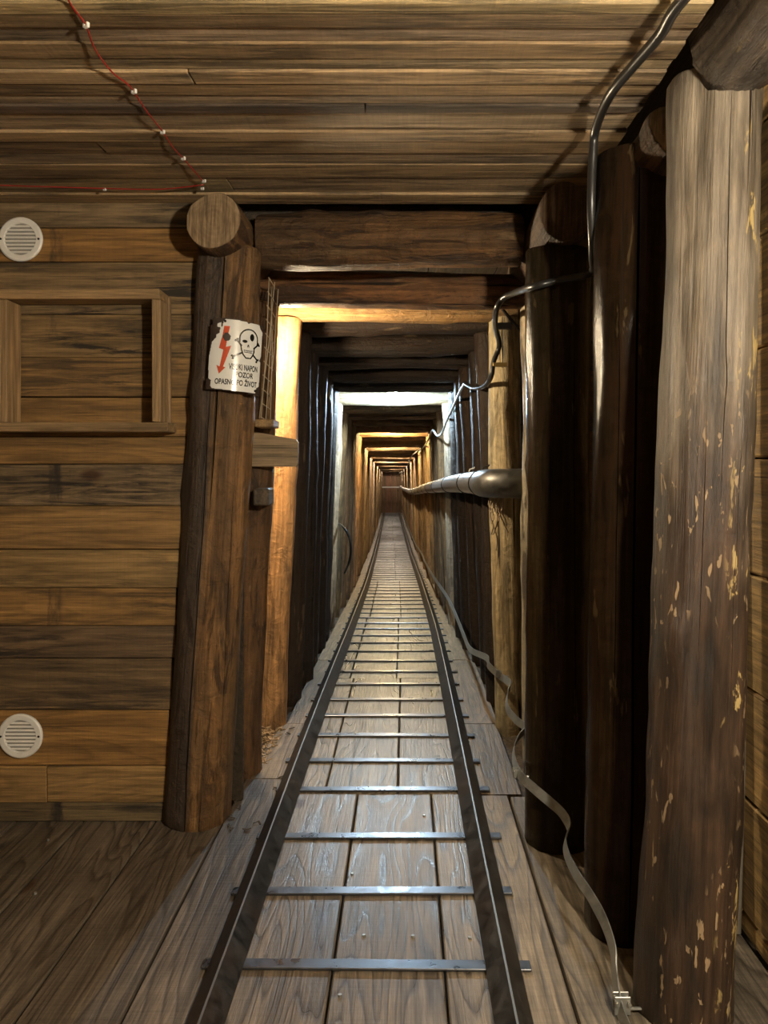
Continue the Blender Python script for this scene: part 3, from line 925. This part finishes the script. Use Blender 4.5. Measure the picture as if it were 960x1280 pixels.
# ------------------------------------------------------------------ round vent grilles
def vent(cx, cy, label):
    p = px(cx, cy, WY)
    t = thing('vent_grille', label, 'vent', (p.x, WY - .003, p.z), None)
    R = .064
    prof = [(R, 0.0), (R, -.005), (R - .004, -.008), (.047, -.008), (.045, -.004), (.045, 0.0)]
    seg = 40
    vs, fs = [], []
    for k in range(seg):
        a = 2 * math.pi * k / seg
        for (r, yy) in prof:
            vs.append((r * math.cos(a), yy, r * math.sin(a)))
    n = len(prof)
    for k in range(seg):
        k2 = (k + 1) % seg
        for j in range(n):
            j2 = (j + 1) % n
            fs.append((k * n + j, k * n + j2, k2 * n + j2, k2 * n + j))
    link('rim', from_py('rim', vs, fs, False), M['white'], t)
    bk = link('mesh_back', cyl_mesh('mesh_back', .0455, .002, 32), M['vent_back'], t)
    bk.rotation_euler = (math.pi / 2, 0, 0)
    bk.location = (0, -.0005, 0)
    for k in range(8):
        z = -.037 + k * .0106
        w = 2 * math.sqrt(max(0, .046 ** 2 - z * z))
        s = link('slat', box_mesh('slat', w, .0035, .0062, .0008), M['white'], t)
        s.location = (0, -.004, z)
        s.rotation_euler = (-.5, 0, 0)
    for sx in (-1, 1):
        s = link('screw', cyl_mesh('screw', .0032, .003, 10), M['black'], t)
        s.rotation_euler = (math.pi / 2, 0, 0)
        s.location = (sx * .0545, -.008, 0)
vent(27, 300, 'round white vent grille high on the plank wall, above the wooden frame')
vent(27, 919, 'round white vent grille low on the plank wall near the floor')

# ------------------------------------------------------------------ box frame on the wall
fr = thing('wall_box', 'shallow empty wooden box frame fixed to the plank wall', 'box', (0, WY, 1.3))
BT = (0.36, 0.235, 0.115)
def fp(name, x0, x1, y0, y1, d0, d1, mat, c):
    a, b_ = px(x0, y1, d0), px(x1, y0, d0)
    return box(name, (a.x, d0, a.z), (b_.x, d1, b_.z), mat, fr, jit(c, .05), bev=.002, jag=.0008)
DF = WY - .086
fp('frame_rail', -14, 199, 361, 373.5, DF, WY - .006, M['batten'], BT)
fp('frame_rail', -14, 210, 528, 539.5, DF, WY - .006, M['batten'], BT)
fp('frame_stile', 189.5, 200.5, 374, 527.5, DF, WY - .006, M['batten_z'], BT)
fp('frame_stile', -12, 8.5, 374, 527.5, DF, WY - .006, M['batten_z'], BT)
fp('backing_strip', 201, 212, 371, 533, WY - .025, WY - .006, M['batten_z'], (0.30, 0.20, 0.10))

# ------------------------------------------------------------------ enamel warning sign
sp = px(297, 445, 2.114)
sign = thing('warning_sign', 'chipped white enamel high voltage warning sign with skull on the left entrance post', 'sign', sp)
sign.rotation_euler = (0, math.radians(3.2), math.radians(24))
SR = 0.113
def bend(u, v, lift=0.0):
    r = SR + lift
    return Vector((r * math.sin(u / SR), SR - r * math.cos(u / SR), v))
K = 0.000393
def cp(x, y): return ((x - 297) * K * 1.12, (378 - y) * K)
def inside(p, poly):
    c = False
    for i in range(len(poly)):
        (x1, y1), (x2, y2) = poly[i], poly[i - 1]
        if (y1 > p[1]) != (y2 > p[1]) and p[0] < (x2 - x1) * (p[1] - y1) / (y2 - y1) + x1:
            c = not c
    return c
def grid_shape(name, test, x0, x1, y0, y1, nx, ny, lift, thick, mat):
    """a bent sheet of small cells kept where the test holds"""
    vs, fs, idx = [], [], {}
    def vid(i, j, s):
        if (i, j, s) not in idx:
            x, y = x0 + (x1 - x0) * i / nx, y0 + (y1 - y0) * j / ny
            u, v = cp(x, y)
            idx[(i, j, s)] = len(vs)
            vs.append(bend(u, v, lift - (thick if s else 0)))
        return idx[(i, j, s)]
    on = {(i, j) for i in range(nx) for j in range(ny)
          if test((x0 + (x1 - x0) * (i + .5) / nx, y0 + (y1 - y0) * (j + .5) / ny))}
    for (i, j) in on:
        fs.append((vid(i, j, 0), vid(i + 1, j, 0), vid(i + 1, j + 1, 0), vid(i, j + 1, 0)))
        if thick:
            for (di, dj, e) in ((-1, 0, ((0, 0), (0, 1))), (1, 0, ((1, 0), (1, 1))), (0, -1, ((0, 0), (1, 0))), (0, 1, ((0, 1), (1, 1)))):
                if (i + di, j + dj) not in on:
                    (a, b_), (c, d_) = e
                    fs.append((vid(i + a, j + b_, 0), vid(i + c, j + d_, 0), vid(i + c, j + d_, 1), vid(i + a, j + b_, 1)))
    me = from_py(name, vs, fs, not thick)
    # outward normals: toward the camera side
    bm = bmesh.new(); bm.from_mesh(me)
    bm.to_mesh(me); bm.free()
    return link(name, me, mat, sign)
back = [(128, 128), (472, 128), (472, 632), (112, 628), (112, 540)]
grid_shape('steel_plate', lambda p: inside(p, [(124, 122), (474, 126), (472, 634), (108, 626), (116, 380)]), 104, 478, 118, 638, 30, 42, 0.0, .0022, M['rust'])
enam = [(212, 124), (345, 128), (358, 142), (372, 130), (438, 134), (448, 158), (470, 182), (466, 360), (452, 390), (466, 400), (462, 575), (440, 588), (434, 628),
        (300, 628), (150, 618), (136, 600), (140, 562), (120, 545), (118, 390), (132, 290), (160, 255), (158, 238), (178, 225), (182, 186), (164, 182),
        (160, 160), (184, 150), (186, 180), (194, 178), (200, 140)]
grid_shape('enamel_face', lambda p: inside(p, enam), 104, 478, 118, 638, 110, 150, .0012, .0012, M['enamel'])
arrow = [(205, 174), (240, 174), (232, 232), (222, 322), (254, 310), (212, 462), (226, 466), (188, 514), (170, 452), (190, 462), (208, 342), (180, 332), (198, 240)]
grid_shape('red_arrow', lambda p: inside(p, arrow), 166, 258, 170, 518, 60, 200, .0017, 0, M['redink'])
def seg_d(p, a, b):
    ax, ay = a; bx, by = b
    t = max(0, min(1, ((p[0] - ax) * (bx - ax) + (p[1] - ay) * (by - ay)) / ((bx - ax) ** 2 + (by - ay) ** 2)))
    return math.hypot(p[0] - ax - t * (bx - ax), p[1] - ay - t * (by - ay))
skull_out = []
for k in range(40):
    a = math.pi + math.pi * k / 39
    skull_out.append((366 + 62 * math.cos(a), 250 + 70 * math.sin(a)))
skull_out += [(428, 268), (424, 290), (406, 308), (404, 340), (396, 362), (382, 384), (350, 386), (330, 362), (318, 330), (314, 306), (304, 284), (304, 262)]
def skull(p):
    if seg_d(p, (266, 386), (322, 352)) < 6 or seg_d(p, (404, 308), (438, 274)) < 6: return True
    if seg_d(p, (434, 390), (400, 358)) < 6 or seg_d(p, (316, 300), (286, 264)) < 6: return True
    for q in ((262, 380), (268, 396), (432, 268), (442, 282), (428, 402), (440, 386), (280, 268), (290, 258)):
        if math.hypot(p[0] - q[0], p[1] - q[1]) < 8: return True
    dmin = min(seg_d(p, skull_out[i - 1], skull_out[i]) for i in range(len(skull_out)))
    if dmin < 4.5: return True
    if ((p[0] - 386) / 15) ** 2 + ((p[1] - 234) / 26) ** 2 < 1: return True
    if ((p[0] - 338) / 17) ** 2 + ((p[1] - 268) / 11) ** 2 < 1: return True
    if abs(p[0] - 362) < 3 + (p[1] - 288) * .25 and 288 < p[1] < 308 and abs(p[0] - 362) > (p[1] - 288) * .25 - 2: return True
    if inside(p, skull_out):
        if abs(p[1] - (332 - ((p[0] - 362) / 20) ** 2)) < 2 and 332 < p[0] < 394: return True
        if abs(p[1] - (346 - ((p[0] - 362) / 22) ** 2)) < 2 and 336 < p[0] < 392: return True
        if 330 < p[1] < 348 and abs((p[0] - 332) % 11 - 5.5) < 1.2 and 334 < p[0] < 392: return True
    return False
grid_shape('skull_and_crossbones', skull, 250, 456, 172, 412, 150, 175, .0017, 0, M['ink'])
grid_shape('chip', lambda p: ((p[0] - 224) / 24) ** 2 + ((p[1] - 250) / 29) ** 2 < 1 + .3 * noise.noise(Vector((p[0] * .06, p[1] * .06, 1))), 190, 262, 210, 290, 40, 40, .0019, 0, M['rust'])

def lettering(txt, x0, x1, yc, h):
    cu = bpy.data.curves.new('lettering', 'FONT')
    cu.body = txt
    cu.size = 1.0
    cu.offset = 0.022
    o = bpy.data.objects.new('lettering_source', cu)
    COL.objects.link(o)
    dg = bpy.context.evaluated_depsgraph_get()
    me = bpy.data.meshes.new_from_object(o.evaluated_get(dg))
    bpy.data.objects.remove(o)
    co = [v.co.copy() for v in me.vertices]
    lx, hx = min(c.x for c in co), max(c.x for c in co)
    ly, hy = 0.0, 0.70
    for v, c in zip(me.vertices, co):
        X = x0 + (x1 - x0) * (c.x - lx) / (hx - lx)
        Y = yc + h / 2 - h * (c.y - ly) / (hy - ly)
        u, w = cp(X, Y)
        v.co = bend(u, w, .0018)
    me.materials.clear()
    me.name = 'lettering'
    link('lettering', me, M['ink'], sign)
lettering('VISOKI NAPON', 246, 440, 455, 40)
lettering('POZOR', 290, 408, 508, 36)
lettering('OPASNO PO ŽIVOT', 165, 440, 566, 38)
for (x, y) in ((210, 140), (430, 610)):
    u, v = cp(x, y)
    s = link('sign_nail', cyl_mesh('sign_nail', .0035, .004, 10), M['iron'], sign)
    s.location = bend(u, v, .002)
    s.rotation_euler = (math.pi / 2, 0, u / SR)

# ------------------------------------------------------------------ wire guard and blocks left of the mouth
wg = thing('wire_guard', 'narrow rusty wire mesh guard hung behind the left entrance post', 'guard', (-0.425, 2.36, 1.4))
vs, fs = [], []
zt_, zb_ = 1.60, 1.175
for k in range(5):
    y = 2.325 + k * .033
    lean = .012 * math.sin(k * 1.7)
    tube_data([Vector((-.418 + lean, y, zt_)), Vector((-.426, y + .004, 1.4)), Vector((-.442 - lean, y - .003, zb_))], .0018, 5, vs, fs)
for k in range(11):
    z = zb_ + (zt_ - zb_) * k / 10
    x = -.442 + .024 * k / 10
    tube_data([Vector((x, 2.32, z + .004)), Vector((x + .002, 2.462, z - .006))], .0018, 5, vs, fs)
off = wg.location
link('wire_mesh', from_py('wire_mesh', [v - off for v in vs], fs, True), M['wire'], wg)
b_ = box('cross_piece', (-.462, 2.322, 1.148), (-.404, 2.43, 1.172), M['side'], wg, (0.36, 0.23, 0.10))
bx = [(-0.492, 1.027), (-0.352, 1.026), (-0.346, 1.036), (-0.345, 1.104), (-0.352, 1.114), (-0.492, 1.140)]
bv = [Vector((x + .42, yy, z - 1.08)) for yy in (0, .026) for (x, z) in bx]
bf = [tuple(range(6)), tuple(range(6, 12))] + [(k, (k + 1) % 6, 6 + (k + 1) % 6, 6 + k) for k in range(6)]
pl = link('nailed_board', from_py('nailed_board', bv, bf), M['batten'], None, (0.30, 0.215, 0.125))
pl.location = (-.42, 2.434, 1.08)
tag(pl, 'short weathered board sticking out level in front of the gold lit left post', 'board')
bk = box('wooden_block', (-.478, 2.38, .905), (-.428, 2.47, .958), M['side'], None, (0.13, 0.095, 0.06), bev=.004)
tag(bk, 'small grey wooden block below the short board beside the left entrance post', 'block')

# ------------------------------------------------------------------ pipe along the right side
pipe = thing('metal_pipe', 'thick metal pipe with black bands along the right side of the tunnel', 'pipe', (0.30, 2.7, 0.95))
pp = [(0.295, 2.86), (0.288, 3.1), (0.280, 3.5), (0.266, 4.2), (0.250, 5.0), (0.222, 6.2), (0.195, 8.0)]
ppz = {2.86: .962, 3.1: .958, 3.5: .948, 4.2: .925, 5.0: .895, 6.2: .845, 8.0: .775}
pts = [Vector((x, d, ppz[d])) for x, d in pp]
for d in (10, 13, 17, 21, 26):
    pts.append(Vector((xmid(d) + .315, d, zf(d) + .99)))
tube('pipe_run', pts, .047, M['pipe'], pipe, seg=20, sub=5)
el = [(0.295, 2.90, .961), (0.298, 2.78, .964), (0.318, 2.695, .966), (0.365, 2.655, .967), (0.42, 2.648, .967)]
tube('pipe_elbow', el, .0515, M['elbow'], pipe, seg=20, sub=6)
fine = catmull(pts, 30)
nxt = 2.95
for i in range(len(fine) - 1):
    if fine[i].y >= nxt and fine[i].y < 12:
        t = (fine[i + 1] - fine[i]).normalized()
        a = fine[i]
        vs, fs = tube_data([a - t * .011, a - t * .010, a + t * .010, a + t * .011], [.048, .0505, .0505, .048], 18)
        link('pipe_band', from_py('pipe_band', [v - pipe.location for v in vs], fs, True), M['black'], pipe)
        if nxt < 4:
            q = a + Vector((.008, 0, .050))
            vs, fs = tube_data([q, q + Vector((.004, .002, .012)), q + Vector((.022, .002, .016)), q + Vector((.026, 0, .022))], .003, 6)
            link('band_tail', from_py('band_tail', [v - pipe.location for v in vs], fs, True), M['white'] if nxt > 3 else M['iron'], pipe)
        nxt += (.50 if nxt < 3.2 else 1.05)
# frayed fibres hanging below
rb_ = random.Random(3)
vs, fs = [], []
for k in range(16):
    p = Vector((.30 + rb_.uniform(0, .05), 2.72 + rb_.uniform(-.02, .06), .915))
    L = rb_.uniform(.05, .28) if k % 4 == 0 else rb_.uniform(.03, .11)
    q = [p]
    for j in range(4):
        q.append(q[-1] + Vector((rb_.uniform(-.014, .016), rb_.uniform(-.008, .008), -L / 4)))
    tube_data(catmull(q, 3), .0022, 4, vs, fs)
fb = link('frayed_fibre', from_py('frayed_fibre', vs, fs, True), M['fibre'])
fb['kind'] = 'stuff'
tag(fb, 'frayed fibres hanging below the bent end of the pipe', 'fibres')
sp_ = tube('iron_spike', [px(606, 360, 2.62), px(651, 414, 2.62)], .0055, M['iron'], None, seg=8, sub=1)
tag(sp_, 'thin black iron spike driven slantwise beside the cable bend', 'spike')

# ------------------------------------------------------------------ heavy cable on the right
cab = thing('power_cable', 'thick black cable running from the ceiling behind the dark post into the tunnel', 'cable', (0.4, 2, 1.7))
def cdrop(x, y, drop):
    return px(x, y, (ZC - drop - CAMH) * F / (VY - y))
cpts = [(0.50, 0.9, 1.762), cdrop(858, -6, .026), cdrop(826, 42, .026), cdrop(792, 82, .028), cdrop(763, 118, .034), px(745, 160, 1.66), px(741, 196, 1.69), px(739, 260, 1.70),
        px(741, 318, 1.76), px(738, 341, 1.92), px(700, 350, 1.985), px(664, 359, 2.02), px(641, 367, 2.36), px(629, 373, 2.44), px(621, 385, 2.465), px(619, 398, 2.56), px(620, 412, 2.76), px(624, 432, 2.90),
        px(617, 452, 2.91), px(614, 470, 2.92), px(606, 482, 3.02), px(592, 485, 3.2), px(581, 479, 3.4)]
cpts = [Vector(p) for p in cpts]
tube('sheath', cpts, .0098, M['cable'], cab, seg=10, sub=6)
thin = [px(581, 479, 3.4), px(575, 490, 3.8), px(566, 510, 4.4), px(558, 527, 4.9), px(553, 540, 5.18), px(547, 545, 5.22), px(541, 538, 5.4), px(537, 546, 6.4), px(534, 552, 7.2), px(528, 560, 8.5)]
for d in (11, 14, 18, 23, 27):
    thin.append(Vector((xmid(d) + .27, d, ztop(d) - .06 + .03 * math.sin(d * 3))))
tube('thin_run', thin, .0075, M['strap'], cab, seg=8, sub=6)
for (a, b_) in (((621, 408), (640, 406)), ((616, 455), (634, 456))):
    q = box('cable_clip', px(a[0], a[1] + 3, 2.90), Vector(px(b_[0], b_[1] - 3, 2.90)) + Vector((0, .022, 0)), M['iron'] if a[1] < 420 else M['brass'], cab, bev=.001)
hz = tube('black_hose', [px(424, 655, 5.26), px(431, 661, 5.1), px(437, 673, 5.08), px(438.5, 690, 5.08), px(436, 704, 5.1), px(431, 716, 5.25)], .0085, M['black'], None, seg=8)
tag(hz, 'short black hose bowed out from the left post of the white lit frame', 'hose')

# ------------------------------------------------------------------ red cord with white clips
cord = thing('red_cord', 'thin red cord clipped slantwise across the ceiling boards and along the wall top', 'cord', (-.6, 1.7, ZC))
def cpx(x, y, drop=.004):
    d = (ZC - drop - CAMH) * F / (VY - y)
    return px(x, y, d)
main = [cpx(78, -16), cpx(90, 8), (cpx(107, 31)), cpx(119, 62, .007), cpx(140, 90, .008), cpx(158, 104), cpx(166, 113), cpx(184, 140, .006), cpx(203, 164), cpx(216, 184, .008), cpx(229, 198),
        cpx(243, 214, .008), cpx(254, 227)]
tube('cord_run', main, .0016, M['red'], cord, seg=6, sub=5)
wallrun = [cpx(254, 231), cpx(200, 236.5, .006), cpx(130, 235.5), cpx(60, 233.5, .006), cpx(-20, 231)]
tube('cord_run', wallrun, .0016, M['red'], cord, seg=6, sub=5)
def clip(x, y, s):
    p = cpx(x, y, .004)
    bm = bmesh.new()
    # a saddle: block with a hooked lip
    for (cx, cz, sx, sz) in ((0, -.003, .0045, .008), (.004, -.0065, .010, .003), (.0085, -.003, .003, .008)):
        r_ = bmesh.ops.create_cube(bm, size=1.0)
        for v in r_['verts']:
            v.co = Vector((v.co.x * sx + cx, v.co.y * .006, v.co.z * sz + cz)) * s
    me = bpy.data.meshes.new('cord_clip'); bm.to_mesh(me); bm.free()
    o = link('cord_clip', me, M['white'], cord)
    o.location = p - cord.location
    o.rotation_euler = (0, 0, -.5)
for (x, y, s) in ((106, 30, 1.0), (166, 113, 1.0), (202, 164, .95), (228, 197, .95), (254, 225.5, .9), (252, 235, .8), (130, 236, .8)):
    clip(x, y, s * .9)

# ------------------------------------------------------------------ galvanised strip along the right posts
strapo = thing('earthing_strip', 'bent galvanised metal strip looping along the foot of the right hand posts', 'strip', (0.4, 1.9, 0.1))
sp2 = [px(790, 1300, 1.38), px(775, 1262, 1.415), px(768, 1215, 1.47), px(766, 1186, 1.50), px(755, 1152, 1.545), px(738, 1120, 1.59), px(722, 1096, 1.66), px(709, 1070, 1.76), px(706, 1052, 1.83), px(711, 1034, 1.90), px(703, 1017, 1.93),
       px(688, 1003, 1.96), px(668, 986, 1.98), px(651, 970, 2.02), px(643, 953, 2.15), px(642, 936, 2.28), px(648, 922, 2.36), px(657, 910, 2.40), px(645, 900, 2.48), px(634, 885, 2.58), px(634, 868, 2.66), px(638, 855, 2.70), px(625, 845, 2.86), px(611, 832, 2.96), px(608, 822, 3.05), px(588, 812, 3.4),
       px(580, 795, 3.75), px(571, 772, 4.25), px(560, 748, 5.0), px(546, 727, 6.0), px(540, 718, 6.8), px(531, 702, 8.4), px(527, 692, 10.0)]
for d in (12.5, 15, 19, 24, 27.5):
    sp2.append(Vector((xmid(d) + .36, d, zf(d) + .16)))
cc = catmull([Vector(p) for p in sp2], 6)
vs, fs = [], []
off = strapo.location
for i, p in enumerate(cc):
    t = (cc[min(i + 1, len(cc) - 1)] - cc[max(i - 1, 0)]).normalized()
    up = Vector((0.25, 0, 1))
    w = (up - t * up.dot(t)).normalized() * .0125
    n_ = t.cross(w).normalized() * .0013
    for q in (p + w + n_, p + w - n_, p - w - n_, p - w + n_):
        vs.append(q - off)
for i in range(len(cc) - 1):
    for j in range(4):
        j2 = (j + 1) % 4
        fs.append((i * 4 + j, i * 4 + j2, (i + 1) * 4 + j2, (i + 1) * 4 + j))
fs.append((0, 1, 2, 3)); fs.append(tuple((len(cc) - 1) * 4 + j for j in range(4)))
link('metal_strip', from_py('metal_strip', vs, fs), M['strap'], strapo)
def strip_clamp(p, size=1.0, bolt=True):
    for k in (-1, 1):
        b1 = link('clamp_plate', box_mesh('clamp_plate', .030 * size, .003, .034 * size, .001), M['strap'], strapo)
        b1.location = p - off + Vector((0, k * .007, 0))
    if bolt:
        for sx in (-1, 1):
            c1 = link('clamp_bolt', cyl_mesh('clamp_bolt', .0035 * size, .03, 8), M['strap'], strapo)
            c1.location = p - off + Vector((sx * .011 * size, 0, .007))
            c1.rotation_euler = (math.pi / 2, 0, 0)
    pin = link('clamp_pin', cyl_mesh('clamp_pin', .003, .06 * size, 8), M['strap'], strapo)
    pin.location = p - off + Vector((.026 * size, 0, -.010))
    pin.rotation_euler = (0, math.pi / 2, 0)
strip_clamp(px(777, 1254, 1.425))
strip_clamp(px(646, 966, 2.06), .7)
strip_clamp(px(623, 842, 2.86), .7)
# small debris
rd = random.Random(5)
vs, fs = [], []
def chip(p, s):
    b0 = len(vs)
    a = rd.uniform(0, 6.28)
    e1 = Vector((math.cos(a), math.sin(a), rd.uniform(-.3, .3))) * s
    e2 = Vector((-math.sin(a), math.cos(a), rd.uniform(-.4, .4))) * s * .3
    e3 = Vector((0, 0, s * .22))
    for q in (-e1 - e2, e1 - e2 * .6, e1 * .8 + e2, -e1 * .9 + e2):
        vs.append(p + q); vs.append(p + q + e3)
    for j in range(4):
        j2 = (j + 1) % 4
        fs.append((b0 + 2 * j, b0 + 2 * j2, b0 + 2 * j2 + 1, b0 + 2 * j + 1))
    fs.append((b0, b0 + 2, b0 + 4, b0 + 6)); fs.append((b0 + 1, b0 + 3, b0 + 5, b0 + 7))
for k in range(420):
    y = rd.uniform(2.62, 3.0)
    chip(Vector((rd.uniform(-.60, -.475), y, rd.uniform(-.016, .004))), rd.uniform(.004, .013))
o = link('wood_chips', from_py('wood_chips', vs, fs), M['chip'])
o['kind'] = 'stuff'
tag(o, 'scatter of pale wood chips on the ground at the foot of the gold lit left post', 'chips')
vs, fs = [], []
for (x, y) in ((284, 1033), (291, 1037), (308, 1036), (300, 1010), (322, 1029), (351, 972), (365, 910), (360, 918), (384, 951), (288, 1022), (297, 1003), (344, 986)):
    d = CAMH * F / (y - VY)
    for j in range(2):
        chip(px(x, y, d) + Vector((rd.uniform(-.006, .006), rd.uniform(-.01, .01), .002)), rd.uniform(.005, .011))
o = link('dirt_crumbs', from_py('dirt_crumbs', vs, fs), M['soil'])
o['kind'] = 'stuff'
tag(o, 'dark dirt crumbs on the boards beside the left rail', 'dirt')
# pale barrier across the far end
bz = box('barrier_bar', (xmid(26.6) - .33, 26.6, zf(26.6) + .95), (xmid(26.6) + .33, 26.63, zf(26.6) + 1.0), M['white'], None, bev=.004)
tag(bz, 'thin pale bar across the tunnel before the far end wall', 'bar')

for me in list(bpy.data.meshes):
    if me.users == 0:
        bpy.data.meshes.remove(me)
